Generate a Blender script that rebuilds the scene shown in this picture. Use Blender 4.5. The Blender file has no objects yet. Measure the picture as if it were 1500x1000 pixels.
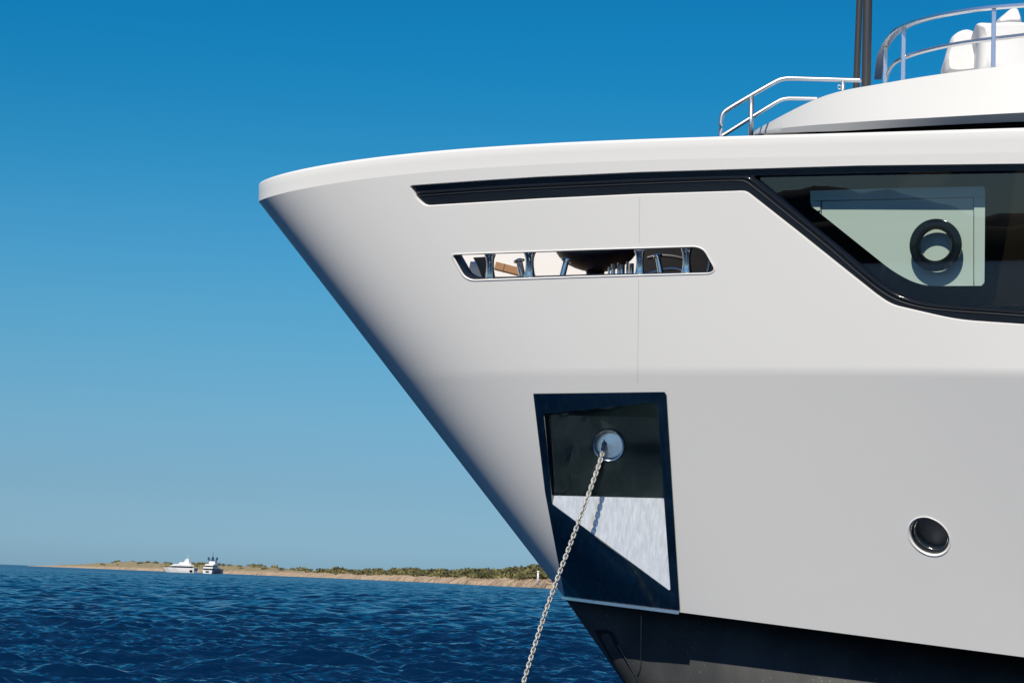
import bpy, math, random
import numpy as np
from mathutils import Matrix, Vector
from mathutils.geometry import delaunay_2d_cdt

random.seed(7)
RNG = np.random.default_rng(11)
C = bpy.context.scene.collection
SC = bpy.context.scene

# ------------------------------------------------------------------ camera
EYE = np.array([0.0, 0.0, 2.0])
FPX = 85.0 / 36.0 * 1500.0                    # focal length in photo pixels
PITCH = math.atan(351.3 / FPX)
ROLL = math.radians(1.95)
r0 = np.array([1.0, 0, 0]); u0 = np.array([0, -math.sin(PITCH), math.cos(PITCH)])
FWD = np.array([0, math.cos(PITCH), math.sin(PITCH)])
RGT = r0 * math.cos(ROLL) + u0 * math.sin(ROLL)
UPV = u0 * math.cos(ROLL) - r0 * math.sin(ROLL)
cam = bpy.data.cameras.new('camera')
cam.lens = 85.0; cam.sensor_width = 36.0; cam.clip_start = 0.1; cam.clip_end = 90000
camo = bpy.data.objects.new('camera', cam); C.objects.link(camo)
M3 = Matrix(((RGT[0], UPV[0], -FWD[0]), (RGT[1], UPV[1], -FWD[1]), (RGT[2], UPV[2], -FWD[2])))
camo.matrix_world = Matrix.Translation(EYE) @ M3.to_4x4()
SC.camera = camo

# ------------------------------------------------------------------ light
SUN_EL = math.radians(44.0)
SUN_AZ = math.radians(197.5)                  # clockwise from +Y
SDIR = Vector((math.sin(SUN_AZ) * math.cos(SUN_EL), math.cos(SUN_AZ) * math.cos(SUN_EL), math.sin(SUN_EL)))
sun = bpy.data.lights.new('sun', 'SUN'); sun.energy = 4.45; sun.angle = math.radians(0.5)
sun.color = (1.0, 0.922, 0.80)
suno = bpy.data.objects.new('sun', sun); C.objects.link(suno)
suno.rotation_euler = (-SDIR).to_track_quat('-Z', 'Y').to_euler()
world = bpy.data.worlds.new('World'); SC.world = world; world.use_nodes = True
nt = world.node_tree; bg = nt.nodes['Background']
sky = nt.nodes.new('ShaderNodeTexSky'); sky.sky_type = 'NISHITA'; sky.sun_disc = False
sky.sun_elevation = SUN_EL; sky.sun_rotation = SUN_AZ
sky.air_density = 1.0; sky.dust_density = 0.3; sky.ozone_density = 1.6; sky.altitude = 0
# colour grade of the air by elevation (the photograph's deep, polarised blue)
tc = nt.nodes.new('ShaderNodeTexCoord'); sep = nt.nodes.new('ShaderNodeSeparateXYZ')
nt.links.new(tc.outputs['Generated'], sep.inputs[0])
ramp = nt.nodes.new('ShaderNodeValToRGB')
SKYSTOPS = [(0.0, (.29, .54, 1.0)), (.022, (.30, .55, .985)), (.072, (.28, .50, .83)), (.127, (.272, .53, .795)), (.182, (.236, .558, .79)), (.230, (.197, .573, .80)),
            (.292, (.14, .573, .815)), (.347, (.083, .554, .80)), (.401, (.046, .535, .80)), (.448, (.028, .525, .81)), (.56, (.02, .50, .79)), (.80, (.12, .45, .75)), (1.0, (.25, .50, .78))]
ramp.color_ramp.elements[0].position = 0.0
mulz = nt.nodes.new('ShaderNodeMath'); mulz.operation = 'MULTIPLY'; mulz.inputs[1].default_value = 2.0
nt.links.new(sep.outputs['Z'], mulz.inputs[0]); nt.links.new(mulz.outputs[0], ramp.inputs[0])
def set_ramp(r, stops):
    el = r.color_ramp.elements
    while len(el) > 1: el.remove(el[-1])
    el[0].position = stops[0][0]; el[0].color = (*stops[0][1], 1)
    for p, c in stops[1:]:
        e = el.new(p); e.color = (*c, 1)
set_ramp(ramp, [(p, tuple(v * 1.085 for v in c)) for p, c in SKYSTOPS])
mx = nt.nodes.new('ShaderNodeMix'); mx.data_type = 'RGBA'; mx.blend_type = 'MULTIPLY'
mx.inputs['Factor'].default_value = 1.0
# the deep blue lies on the far side of the sky from the sun; towards the sun the air is paler
fac = nt.nodes.new('ShaderNodeMapRange'); fac.inputs['From Min'].default_value = -.35; fac.inputs['From Max'].default_value = .35
nt.links.new(sep.outputs['Y'], fac.inputs['Value'])
sm = nt.nodes.new('ShaderNodeMix'); sm.data_type = 'RGBA'; sm.inputs['A'].default_value = (.36, .55, .82, 1)
nt.links.new(fac.outputs[0], sm.inputs['Factor']); nt.links.new(ramp.outputs[0], sm.inputs['B'])
nt.links.new(sky.outputs[0], mx.inputs['A']); nt.links.new(sm.outputs['Result'], mx.inputs['B'])
nt.links.new(mx.outputs['Result'], bg.inputs['Color'])
bg.inputs['Strength'].default_value = 0.09
SC.view_settings.view_transform = 'Standard'; SC.view_settings.look = 'None'
SC.view_settings.exposure = 0.0; SC.view_settings.gamma = 1.0
try:
    SC.cycles.max_bounces = 8; SC.cycles.transparent_max_bounces = 12
    SC.cycles.caustics_reflective = False; SC.cycles.caustics_refractive = False
except Exception: pass

# ------------------------------------------------------------------ materials
def mat(name, col, rough=0.5, metal=0.0, coat=0.0, spec=0.5, ior=1.5):
    m = bpy.data.materials.new(name); m.use_nodes = True
    b = m.node_tree.nodes['Principled BSDF']
    b.inputs['Base Color'].default_value = (*col, 1); b.inputs['Roughness'].default_value = rough
    b.inputs['Metallic'].default_value = metal; b.inputs['Coat Weight'].default_value = coat
    b.inputs['Specular IOR Level'].default_value = spec; b.inputs['IOR'].default_value = ior
    return m
def noise_to(m, sock, scale, lo, hi, detail=4, stretch=(1, 1, 1), coord='Object', dist=0.0):
    t = m.node_tree; b = t.nodes['Principled BSDF']
    tc = t.nodes.new('ShaderNodeTexCoord'); mp = t.nodes.new('ShaderNodeMapping'); mp.inputs['Scale'].default_value = stretch
    n = t.nodes.new('ShaderNodeTexNoise'); n.inputs['Scale'].default_value = scale; n.inputs['Detail'].default_value = detail
    n.inputs['Distortion'].default_value = dist
    t.links.new(tc.outputs[coord], mp.inputs[0]); t.links.new(mp.outputs[0], n.inputs['Vector'])
    r = t.nodes.new('ShaderNodeValToRGB'); r.color_ramp.elements[0].position = 0.3; r.color_ramp.elements[1].position = 0.7
    if not hasattr(lo, '__len__'): lo = (lo,) * 3; hi = (hi,) * 3
    r.color_ramp.elements[0].color = (*lo, 1); r.color_ramp.elements[1].color = (*hi, 1)
    t.links.new(n.outputs['Fac'], r.inputs[0]); t.links.new(r.outputs[0], b.inputs[sock])
    return r
def bump_to(m, scale, strength, dist=0.01, detail=3, stretch=(1, 1, 1), coord='Object'):
    t = m.node_tree; b = t.nodes['Principled BSDF']
    tc = t.nodes.new('ShaderNodeTexCoord'); mp = t.nodes.new('ShaderNodeMapping'); mp.inputs['Scale'].default_value = stretch
    n = t.nodes.new('ShaderNodeTexNoise'); n.inputs['Scale'].default_value = scale; n.inputs['Detail'].default_value = detail
    t.links.new(tc.outputs[coord], mp.inputs[0]); t.links.new(mp.outputs[0], n.inputs['Vector'])
    bp = t.nodes.new('ShaderNodeBump'); bp.inputs['Strength'].default_value = strength; bp.inputs['Distance'].default_value = dist
    t.links.new(n.outputs['Fac'], bp.inputs['Height']); t.links.new(bp.outputs[0], b.inputs['Normal'])

M = {}
M['gelcoat'] = mat('white_gelcoat', (.80, .797, .772), .38, spec=.35)
noise_to(M['gelcoat'], 'Roughness', .8, .34, .44)
M['gelcoat_in'] = mat('white_bulwark_paint', (.80, .79, .77), .5)
M['seam'] = mat('seam_sealant', (.60, .60, .58), .6)
M['antifoul'] = mat('black_antifouling', (.010, .016, .021), .6, spec=.2)
M['steel'] = mat('polished_steel', (.76, .76, .74), .12, metal=1)
M['plate'] = mat('mirror_steel_plate', (.25, .31, .29), .09, metal=1)
M['recess'] = mat('steel_dark_reflection', (.13, .16, .16), .14, metal=1)
M['reflector'] = mat('reflector_steel', (.92, .92, .90), .25, metal=.9)
M['sill'] = mat('brushed_steel_sill', (.88, .88, .87), .22, metal=.5)
M['liner'] = mat('dull_steel', (.20, .205, .20), .42, metal=1)
M['rail'] = mat('rail_chrome', (.82, .83, .84), .27, metal=1)
M['handrail'] = mat('satin_steel', (.58, .62, .66), .42, metal=1)
M['blackgloss'] = mat('black_gloss', (.010, .012, .015), .10, coat=.3)
M['rubber'] = mat('black_rubber', (.012, .013, .015), .45)
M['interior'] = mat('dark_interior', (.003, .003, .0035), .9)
M['panel'] = mat('cream_panel', (.82, .82, .78), .55)
M['teak'] = mat('teak', (.36, .19, .09), .55)
M['deck'] = mat('teak_deck', (.33, .2, .11), .7)
M['navy'] = mat('navy_cover', (.016, .026, .055), .55)
M['pole'] = mat('dark_pole', (.045, .045, .047), .38)
M['fabric'] = mat('white_cover_fabric', (.76, .76, .755), .8)
M['chain'] = mat('galvanised_chain', (.52, .52, .50), .5, metal=.35)
M['whitepaint'] = mat('white_paint', (.8, .8, .8), .4)
M['darkglass'] = mat('dark_glass', (.01, .014, .02), .05)
M['navyhull'] = mat('navy_paint', (.02, .06, .13), .3)

# mirror plate: vertical wipe marks
noise_to(M['plate'], 'Roughness', 3.0, .05, .20, detail=6, stretch=(9, 9, .8), dist=.6)
noise_to(M['plate'], 'Base Color', 4.0, (.19, .26, .24), (.33, .38, .36), detail=8, stretch=(6, 6, .7), dist=.8)
bump_to(M['plate'], 2.2, .25, .012, detail=2, stretch=(1, 1, .5))
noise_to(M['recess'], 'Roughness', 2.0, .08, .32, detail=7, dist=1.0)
noise_to(M['recess'], 'Base Color', 2.5, (.018, .034, .040), (.055, .078, .085), detail=8, dist=1.2)  # the recess's dark reflection is painted into the base colour
noise_to(M['sill'], 'Base Color', 5.0, (.62, .63, .60), (.84, .84, .80), detail=9, stretch=(9, 9, 1.0), dist=.7)
noise_to(M['sill'], 'Roughness', 5.0, .20, .26, detail=7, stretch=(8, 8, 1.2), dist=.5)
noise_to(M['chain'], 'Base Color', 40, (.36, .35, .32), (.62, .62, .60))
noise_to(M['antifoul'], 'Base Color', 2.5, (.045, .048, .05), (.085, .085, .082), detail=7, stretch=(1, 1, .35))
def salt(m, scale=55, lo=.745):
    t = m.node_tree; b = t.nodes['Principled BSDF']; src = b.inputs['Base Color'].links[0].from_socket
    tc = t.nodes.new('ShaderNodeTexCoord'); n = t.nodes.new('ShaderNodeTexNoise'); n.inputs['Scale'].default_value = scale; n.inputs['Detail'].default_value = 1
    n2 = t.nodes.new('ShaderNodeTexNoise'); n2.inputs['Scale'].default_value = 1.6
    t.links.new(tc.outputs['Object'], n.inputs['Vector']); t.links.new(tc.outputs['Object'], n2.inputs['Vector'])
    a = t.nodes.new('ShaderNodeMath'); a.operation = 'MULTIPLY_ADD'; a.inputs[1].default_value = .35; t.links.new(n2.outputs['Fac'], a.inputs[0]); t.links.new(n.outputs['Fac'], a.inputs[2])
    r = t.nodes.new('ShaderNodeMapRange'); r.inputs['From Min'].default_value = lo + .17; r.inputs['From Max'].default_value = lo + .20; t.links.new(a.outputs[0], r.inputs['Value'])
    x = t.nodes.new('ShaderNodeMix'); x.data_type = 'RGBA'; x.inputs['B'].default_value = (.22, .22, .21, 1)
    t.links.new(r.outputs[0], x.inputs['Factor']); t.links.new(src, x.inputs['A']); t.links.new(x.outputs['Result'], b.inputs['Base Color'])
salt(M['antifoul']); salt(M['plate'], 48, .735); salt(M['recess'], 45, .735)
bump_to(M['gelcoat'], .7, .12, .03, detail=1)
bump_to(M['fabric'], 3, .35, .04)

# ------------------------------------------------------------------ mesh helpers
def set_props(o, label=None, cat=None, group=None, kind=None):
    if label: o['label'] = label
    if cat: o['category'] = cat
    if group: o['group'] = group
    if kind: o['kind'] = kind
    return o
def empty(name, loc, **k):
    o = bpy.data.objects.new(name, None); o.location = loc; C.objects.link(o)
    return set_props(o, **k)
def world_loc(o):
    p = np.zeros(3)
    while o is not None:
        p += np.array(o.location); o = o.parent
    return p
def make(name, V, F, m, parent=None, smooth=False, normals=None, angle=None):
    V = np.asarray(V, float)
    if parent is not None: V = V - world_loc(parent)
    me = bpy.data.meshes.new(name)
    me.from_pydata([tuple(v) for v in V], [], [tuple(int(i) for i in f) for f in F]); me.update()
    if m is not None: me.materials.append(m)
    if smooth or normals is not None:
        me.polygons.foreach_set('use_smooth', [True] * len(me.polygons))
        if angle: me.set_sharp_from_angle(angle=math.radians(angle))
    if normals is not None:
        me.normals_split_custom_set_from_vertices([tuple(n) for n in normals])
    o = bpy.data.objects.new(name, me); C.objects.link(o)
    if parent is not None: o.parent = parent
    return o
class MB:
    def __init__(s): s.V = []; s.F = []; s.n = 0
    def add(s, V, F):
        V = np.asarray(V, float); s.V.append(V); s.F += [tuple(int(i) + s.n for i in f) for f in F]; s.n += len(V); return s
    def build(s, name, m, parent=None, **k): return make(name, np.concatenate(s.V), s.F, m, parent, **k)
def bridge(loops, closed=True, flip=False):
    n = len(loops[0]); V = np.concatenate(loops); F = []
    for k in range(len(loops) - 1):
        for i in range(n if closed else n - 1):
            j = (i + 1) % n
            f = (k * n + i, k * n + j, (k + 1) * n + j, (k + 1) * n + i)
            F.append(f[::-1] if flip else f)
    return V, F
def frames(P):
    P = np.asarray(P, float); T = np.gradient(P, axis=0); T /= np.linalg.norm(T, axis=1)[:, None] + 1e-12
    return P, T
def tube(P, r, seg=10, caps=True, ref=(0, 0, 1), flat=1.0):
    P, T = frames(P); ref = np.array(ref, float); n = len(P)
    r = np.broadcast_to(np.asarray(r, float), (n,))
    loops = []
    for p, t, rr in zip(P, T, r):
        a = np.cross(t, ref)
        if np.linalg.norm(a) < 1e-4: a = np.cross(t, (1, 0, 0))
        a /= np.linalg.norm(a); b = np.cross(a, t)
        an = np.arange(seg) * 2 * math.pi / seg
        loops.append(p + rr * (np.cos(an)[:, None] * a * flat + np.sin(an)[:, None] * b))
    V, F = bridge(loops)
    if caps:
        F = F + [tuple(range(seg))[::-1], tuple(range((n - 1) * seg, n * seg))]
    return V, F
def bar(P, w, h, ref=(0, 0, 1)):
    "rectangular bar swept along P; w across, h along ref"
    P, T = frames(P); ref = np.array(ref, float); loops = []
    for p, t in zip(P, T):
        a = np.cross(t, ref); a /= np.linalg.norm(a) + 1e-9; b = np.cross(a, t)
        c = 0.25
        sq = [(-.5, -.5 + c * .3), (-.5 + c * .3, -.5), (.5 - c * .3, -.5), (.5, -.5 + c * .3), (.5, .5 - c * .3), (.5 - c * .3, .5), (-.5 + c * .3, .5), (-.5, .5 - c * .3)]
        loops.append(np.array([p + a * w * x + b * h * y for x, y in sq]))
    V, F = bridge(loops); n = len(P)
    F = F + [tuple(range(8))[::-1], tuple(range((n - 1) * 8, n * 8))]
    return V, F
def lathe(prof, center, axis=(0, 0, 1), seg=24, caps=True):
    axis = np.array(axis, float); axis /= np.linalg.norm(axis)
    a = np.cross(axis, (0, 0, 1) if abs(axis[2]) < .9 else (1, 0, 0)); a /= np.linalg.norm(a); b = np.cross(axis, a)
    an = np.arange(seg) * 2 * math.pi / seg; ring = np.cos(an)[:, None] * a + np.sin(an)[:, None] * b
    loops = [np.asarray(center) + axis * z + ring * r for r, z in prof]
    V, F = bridge(loops)
    if caps: F = F + [tuple(range(seg))[::-1], tuple(range((len(prof) - 1) * seg, len(prof) * seg))]
    return V, F
def box(lo, hi, cen=None, ax=None):
    lo = np.array(lo, float); hi = np.array(hi, float)
    V = np.array([[x, y, z] for z in (lo[2], hi[2]) for y in (lo[1], hi[1]) for x in (lo[0], hi[0])])
    F = [(0, 2, 3, 1), (4, 5, 7, 6), (0, 1, 5, 4), (2, 6, 7, 3), (0, 4, 6, 2), (1, 3, 7, 5)]
    return V, F
def smooth_path(P, n=60, it=3):
    "Chaikin rounding of a polyline, ends kept"
    P = np.asarray(P, float)
    for _ in range(it):
        Q = [P[0]]
        for a, b in zip(P[:-1], P[1:]): Q += [a * .75 + b * .25, a * .25 + b * .75]
        Q.append(P[-1]); P = np.array(Q)
    return P
def resample(P, step, closed=False):
    P = np.asarray(P, float)
    if closed: P = np.vstack([P, P[:1]])
    d = np.r_[0, np.cumsum(np.linalg.norm(np.diff(P, axis=0), axis=1))]
    n = max(2, int(round(d[-1] / step)))
    t = np.linspace(0, d[-1], n + 1)
    R = np.stack([np.interp(t, d, P[:, k]) for k in range(P.shape[1])], 1)
    return R[:-1] if closed else R
def round_poly(pts, seg=6):
    "polygon with a corner radius per point (x, y, r) -> closed polyline"
    out = []; n = len(pts)
    for i in range(n):
        p = np.array(pts[i][:2], float); r = pts[i][2] if len(pts[i]) > 2 else 0
        a = np.array(pts[i - 1][:2], float); b = np.array(pts[(i + 1) % n][:2], float)
        if r <= 0: out.append(p); continue
        da = a - p; la = np.linalg.norm(da); db = b - p; lb = np.linalg.norm(db)
        rr = min(r, la * .49, lb * .49); A = p + da / la * rr; B = p + db / lb * rr
        for t in np.linspace(0, 1, seg): out.append((1 - t) ** 2 * A + 2 * t * (1 - t) * p + t * t * B)
    return np.array(out)
def signed_area(P): return .5 * np.sum(P[:, 0] * np.roll(P[:, 1], -1) - np.roll(P[:, 0], -1) * P[:, 1])
def inset(P, d):
    "offset a closed polygon inwards by d (its own units)"
    P = np.asarray(P, float); s = 1 if signed_area(P) > 0 else -1
    e1 = P - np.roll(P, 1, 0); e2 = np.roll(P, -1, 0) - P
    e1 /= np.linalg.norm(e1, axis=1)[:, None] + 1e-9; e2 /= np.linalg.norm(e2, axis=1)[:, None] + 1e-9
    n1 = np.stack([-e1[:, 1], e1[:, 0]], 1) * s; n2 = np.stack([-e2[:, 1], e2[:, 0]], 1) * s
    m = n1 + n2; k = np.maximum(np.sum(m * n1, 1), .5)
    return P + m / k[:, None] * d
def in_poly(Q, P):
    x, y = Q[:, 0], Q[:, 1]; inside = np.zeros(len(Q), bool); n = len(P)
    for i in range(n):
        x1, y1 = P[i]; x2, y2 = P[(i + 1) % n]
        c = ((y1 > y) != (y2 > y))
        with np.errstate(divide='ignore', invalid='ignore'):
            xi = (x2 - x1) * (y - y1) / (y2 - y1) + x1
        inside ^= c & (x < xi)
    return inside
def cdt(points, loops):
    "triangulate points with closed constraint loops"
    V = [Vector(p) for p in points]; E = []
    for L in loops:
        b = len(V); V += [Vector(p) for p in L]; n = len(L)
        E += [(b + i, b + (i + 1) % n) for i in range(n)]
    v, e, f, _, _, _ = delaunay_2d_cdt(V, E, [], 0, 1e-7)
    return np.array([tuple(p) for p in v]), np.array([tuple(t) for t in f if len(t) == 3])

# ------------------------------------------------------------------ camera rays, boat axes
def ray(x, y):
    d = FWD + RGT * ((x - 750.) / FPX) - UPV * ((y - 500.) / FPX)
    return d
def at_depth(x, y, D): return EYE + ray(x, y) * (D / ray(x, y)[1])
def project(P):
    q = np.asarray(P) - EYE; w = q @ FWD
    return np.stack([750 + FPX * (q @ RGT) / w, 500 - FPX * (q @ UPV) / w], -1)
PSI = math.radians(6.0)
AFT = np.array([math.cos(PSI), -math.sin(PSI), 0]); PORT = np.array([-math.sin(PSI), -math.cos(PSI), 0])
ZUP = np.array([0, 0, 1.0])
RAILZ = EYE[2] + 4.28
def at_height(x, y, z):
    d = ray(x, y); return EYE + d * ((z - EYE[2]) / d[2])
ORG = at_height(382.8, 267, RAILZ); ORG[2] = 0
def boat(P): q = np.asarray(P) - ORG; return np.stack([q @ AFT, q @ PORT, q[..., 2]], -1)
def bw(s, b, z): return ORG + np.multiply.outer(s, AFT) + np.multiply.outer(b, PORT) + np.multiply.outer(z, ZUP)
def at_b(x, y, b):
    "where the line of sight meets the fore-and-aft plane b metres to port of the centreline"
    d = ray(x, y); t = (b - (EYE - ORG) @ PORT) / (d @ PORT); return EYE + d * t

SEND = 14.0
K0px = [(395, 260), (412, 254), (437, 247.5), (470, 241), (512, 234.3), (553, 228.7), (620, 222.3), (700, 216), (800, 210), (940, 203), (1030, 199), (1200, 195), (1350, 191), (1500, 186.5)]
def raw0(s): s = np.maximum(s, 0); return 1.05 * np.tanh(1.42 * np.sqrt(s)) + .306 * s
def saturate(fn, s1=7.4, tau=3.0):
    h = 1e-3; sl = max((fn(s1) - fn(s1 - h)) / h, 0.02)
    def g(s):
        s = np.asarray(s, float)
        return np.where(s <= s1, fn(np.minimum(s, s1)), fn(s1) + sl * tau * (1 - np.exp(-(np.maximum(s, s1) - s1) / tau)))
    return g
def stem_pt(x, y): return boat(at_b(x, y, 0.0))
S1 = stem_pt(382.2, 294.5); S2 = stem_pt(586.5, 563); S3 = stem_pt(826, 873); S4 = stem_pt(914, 1000)
plan0 = saturate(raw0)
plan1 = saturate(lambda s: raw0(np.maximum(s - S1[0], 0)) - .018 * np.minimum(np.maximum(s, 0), 1))
plan2 = saturate(lambda s: 1.05 * np.tanh(1.38 * np.sqrt(np.maximum(s - S2[0], 0))) + .339 * np.maximum(s - S2[0], 0))
plan3 = saturate(lambda s: 0.96 * np.tanh(1.2 * np.sqrt(np.maximum(s - S3[0], 0))) + .272 * np.maximum(s - S3[0], 0))
def meet(plan, x, y):
    d = ray(x, y); lo, hi = 15.0, 40.0
    for _ in range(60):
        m = .5 * (lo + hi); p = boat(EYE + d * (m / d[1]))
        if p[1] > plan(p[0]): lo = m
        else: hi = m
    return boat(EYE + d * (lo / d[1]))
def curve(plan, stem, px, deg=3):
    Q = np.array([stem] + [meet(plan, x, y) for x, y in px])
    t = np.sqrt(np.maximum(Q[:, 0] - stem[0], 0)); w = np.ones(len(t)); w[0] = 4
    co = np.polyfit(t, Q[:, 2], deg, w=w)
    te = t[-1]; ze = np.polyval(co, te); se = (ze - np.polyval(co, te - .05)) / .05
    def z(s):
        tt = np.sqrt(np.maximum(np.asarray(s, float) - stem[0], 0))
        return np.where(tt <= te, np.polyval(co, np.minimum(tt, te)), ze + np.clip(se, -.3, .3) * (tt - te))
    return z
z1 = curve(plan1, S1, [(400, 287.5), (428, 280), (470, 271.7), (520, 263.3), (620, 254), (707, 246.5), (830, 238.5), (1080, 231), (1300, 227), (1500, 223)], 4)
z2 = curve(plan2, S2, [(640, 551), (700, 547), (800, 545), (950, 543), (1100, 543), (1300, 544), (1500, 545)], 3)
z3 = curve(plan3, S3, [(880, 881), (940, 888.5), (1000, 897), (1125, 913), (1250, 929), (1375, 945.5), (1500, 962)], 3)
S0 = np.array([0, 0, RAILZ])
z0 = curve(plan0, S0, K0px, 4)
UG = np.linspace(0, 1, 500)
def table(plan, zf, stem):
    s = stem[0] + (SEND - stem[0]) * UG ** 2
    return np.stack([s, plan(s), zf(s)], 1)
T0 = table(plan0, z0, S0)
T1 = table(plan1, z1, S1); T2 = table(plan2, z2, S2); T3 = table(plan3, z3, S3)
def tab(T, u): return np.stack([np.interp(u, UG, T[:, k]) for k in range(3)], -1)
HB = .022
def surf(u, w):
    "topsides: w 1 (cap line) .. 2 (chine) .. 3 (boot top), boat coordinates"
    u = np.asarray(u, float); w = np.asarray(w, float)
    p1, p2, p3 = tab(T1, u), tab(T2, u), tab(T3, u); t = w - 2
    m = np.where(t < -HB, 0, np.where(t > HB, t, (t + HB) ** 2 / (4 * HB)))[..., None]
    return p2 + (p2 - p1) * (t[..., None] - m) + (p3 - p2) * m
def surf_n(u, w):
    e = 1e-3
    ua, ub = np.clip(u - 2.5 * e, 0, 1), np.clip(u + 2.5 * e, 0, 1); wa, wb = np.clip(w - e, 1, 3), np.clip(w + e, 1, 3)
    du = surf(ub, w) - surf(ua, w); dw = surf(u, wb) - surf(u, wa)
    n = np.cross(du, dw); n /= np.linalg.norm(n, axis=-1)[..., None] + 1e-12
    n *= np.where(n[..., 1:2] < -1e-9, -1, 1)
    st = (u < .004); n[st, 1] = np.abs(n[st, 1])
    flipx = st & (n[..., 0] > 0); n[flipx] *= np.array([-1, 1, 1])
    return n
def bvec(v): return np.multiply.outer(v[..., 0], AFT) + np.multiply.outer(v[..., 1], PORT) + np.multiply.outer(v[..., 2], ZUP)
def b2w(q): return ORG + bvec(q)
_gu = np.linspace(0.0, .9, 170); _gw = np.linspace(1, 3, 150)
GU, GW = np.meshgrid(_gu, _gw, indexing='ij')
GP = project(b2w(surf(GU, GW))).reshape(-1, 2); GUW = np.stack([GU.ravel(), GW.ravel()], 1)
def locate(pix):
    "hull parameters (u, w) of the point of the topsides seen at each pixel of the photograph"
    out = []
    for p in np.asarray(pix, float):
        k = np.argmin(np.sum((GP - p) ** 2, 1)); x = GUW[k].copy()
        for _ in range(12):
            f = project(b2w(surf(x[0], x[1]))) - p
            if np.linalg.norm(f) < 1e-4: break
            e = 1e-4
            J = np.stack([(project(b2w(surf(x[0] + e, x[1]))) - p - f) / e, (project(b2w(surf(x[0], x[1] + e))) - p - f) / e], 1)
            dx = np.linalg.lstsq(J, -f, rcond=None)[0]; dx = np.clip(dx, -.05, .05)
            x = np.clip(x + dx, [0.0005, 1], [1, 3])
        out.append(x)
    return np.array(out)
def on_hull(pix, d=0.0, along=False):
    "world points on the hull at the pixels, d metres inside the skin (along the normal, or along the sight line)"
    uw = locate(pix); P = b2w(surf(uw[:, 0], uw[:, 1])); N = bvec(surf_n(uw[:, 0], uw[:, 1]))
    d = np.broadcast_to(np.asarray(d, float), (len(P),))
    if along:
        R = P - EYE; R /= np.linalg.norm(R, axis=1)[:, None]
        return P + R * (d / np.maximum(-np.sum(R * N, 1), .3))[:, None]
    return P - N * d[:, None]

# ------------------------------------------------------------------ outlines seen in the photograph
W_OUT = resample(round_poly([(599, 271.5, 2), (700, 264.3), (790, 258.6), (937, 251.8), (1080, 247.6), (1260, 242.4), (1500, 239.6), (1620, 238), (1620, 484), (1500, 476), (1400, 469.3, 30),
    (1304, 447, 55), (1281.6, 431.4), (1234, 393.6), (1164, 337.6), (1091, 280.3, 6), (1075, 281), (937, 285.2), (790, 292.2), (622, 302.5, 6), (609, 291, 4)]), 5, True)
G_OUT = resample(round_poly([(1102, 257.3, 3), (1260, 253.5), (1500, 249.6), (1618, 248), (1618, 462), (1500, 454), (1371, 444.5, 20), (1310, 427, 40), (1287, 410.4), (1248, 377), (1192, 332), (1136, 284.5)]), 6, True)
S_OUT = resample(round_poly([(662, 373.6, 4), (850, 367), (1020, 362, 8), (1031, 366.5, 8), (1047, 395, 6), (1040, 399.6, 5), (850, 404.6), (690, 410, 10), (679, 404, 6)]), 4, True)
A_OUT = resample([(782, 576), (976.6, 573.5), (985, 710), (996.9, 897), (910, 885), (829, 874.5), (799.4, 720)], 8, True)
R_OUT = np.array([(797, 605.5), (963, 588.4), (973.3, 729.5), (983, 866), (809.5, 738)])
_a = np.arange(48) * 2 * math.pi / 48
P_OUT = np.stack([1361 + 31.5 * np.cos(_a) + 4 * np.sin(_a), 785.3 + 29 * np.sin(_a) + 4 * np.cos(_a)], 1)

# ------------------------------------------------------------------ the yacht
yacht = empty('motor_yacht', tuple(bw(6.0, 0.0, 0.0)), label='large white motor yacht whose flared bow fills the right of the frame', cat='yacht')
def sheet(name, holes_px, m, w0, w1, nu, nw, d=0.0, parent=yacht, u1=1.0, flip=False, mirror=False, ustart=0.0):
    us = np.linspace(ustart, u1, nu); ws = np.linspace(w0, w1, nw)
    if w0 < 2 < w1: ws = np.unique(np.r_[ws, 2 - HB, 2 - HB / 2, 2, 2 + HB / 2, 2 + HB])
    G = np.stack(np.meshgrid(us, ws, indexing='ij'), -1).reshape(-1, 2)
    sc = np.array([10.0, 3.0])
    loops = [locate(h) for h in holes_px]
    keep = np.ones(len(G), bool)
    for L in loops:
        LL = L * sc; GG = G * sc; keep &= ~in_poly(GG, LL)
        for p in LL: keep &= np.sum((GG - p) ** 2, 1) > .02 ** 2
    V, T = cdt(list(map(tuple, G[keep] * sc)), [list(map(tuple, L * sc)) for L in loops])
    cen = V[T].mean(1); ok = np.ones(len(T), bool)
    for L in loops: ok &= ~in_poly(cen, L * sc)
    T = T[ok]; uv = V / sc
    q = surf(uv[:, 0], uv[:, 1]); n = surf_n(uv[:, 0], uv[:, 1]); q = q - n * d
    if mirror: q[:, 1] *= -1; n[:, 1] *= -1
    P = b2w(q); N = bvec(n)
    if flip: N = -N
    fn = np.cross(P[T[:, 1]] - P[T[:, 0]], P[T[:, 2]] - P[T[:, 0]]); bad = np.sum(fn * N[T[:, 0]], 1) < 0
    T[bad] = T[bad][:, ::-1]
    return make(name, P, T, m, parent, normals=N)
hull = sheet('hull', [W_OUT, S_OUT, R_OUT, P_OUT], M['gelcoat'], 1, 3, 120, 60)
# starboard side of the same hull, cap, underwater body and transom live in meshes of the hull too
def grid(name, P, m, parent=yacht, smooth=True, flip=False, closed=False):
    a, b = P.shape[:2]; F = []
    for i in range(a - 1):
        for j in range(b if closed else b - 1):
            k = (j + 1) % b
            f = (i * b + j, (i + 1) * b + j, (i + 1) * b + k, i * b + k); F.append(f[::-1] if flip else f)
    return make(name, P.reshape(-1, 3), F, m, parent, smooth=smooth)
sheet('topside_shell', [], M['gelcoat'], 1, 3, 90, 24, mirror=True, parent=hull)
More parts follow.
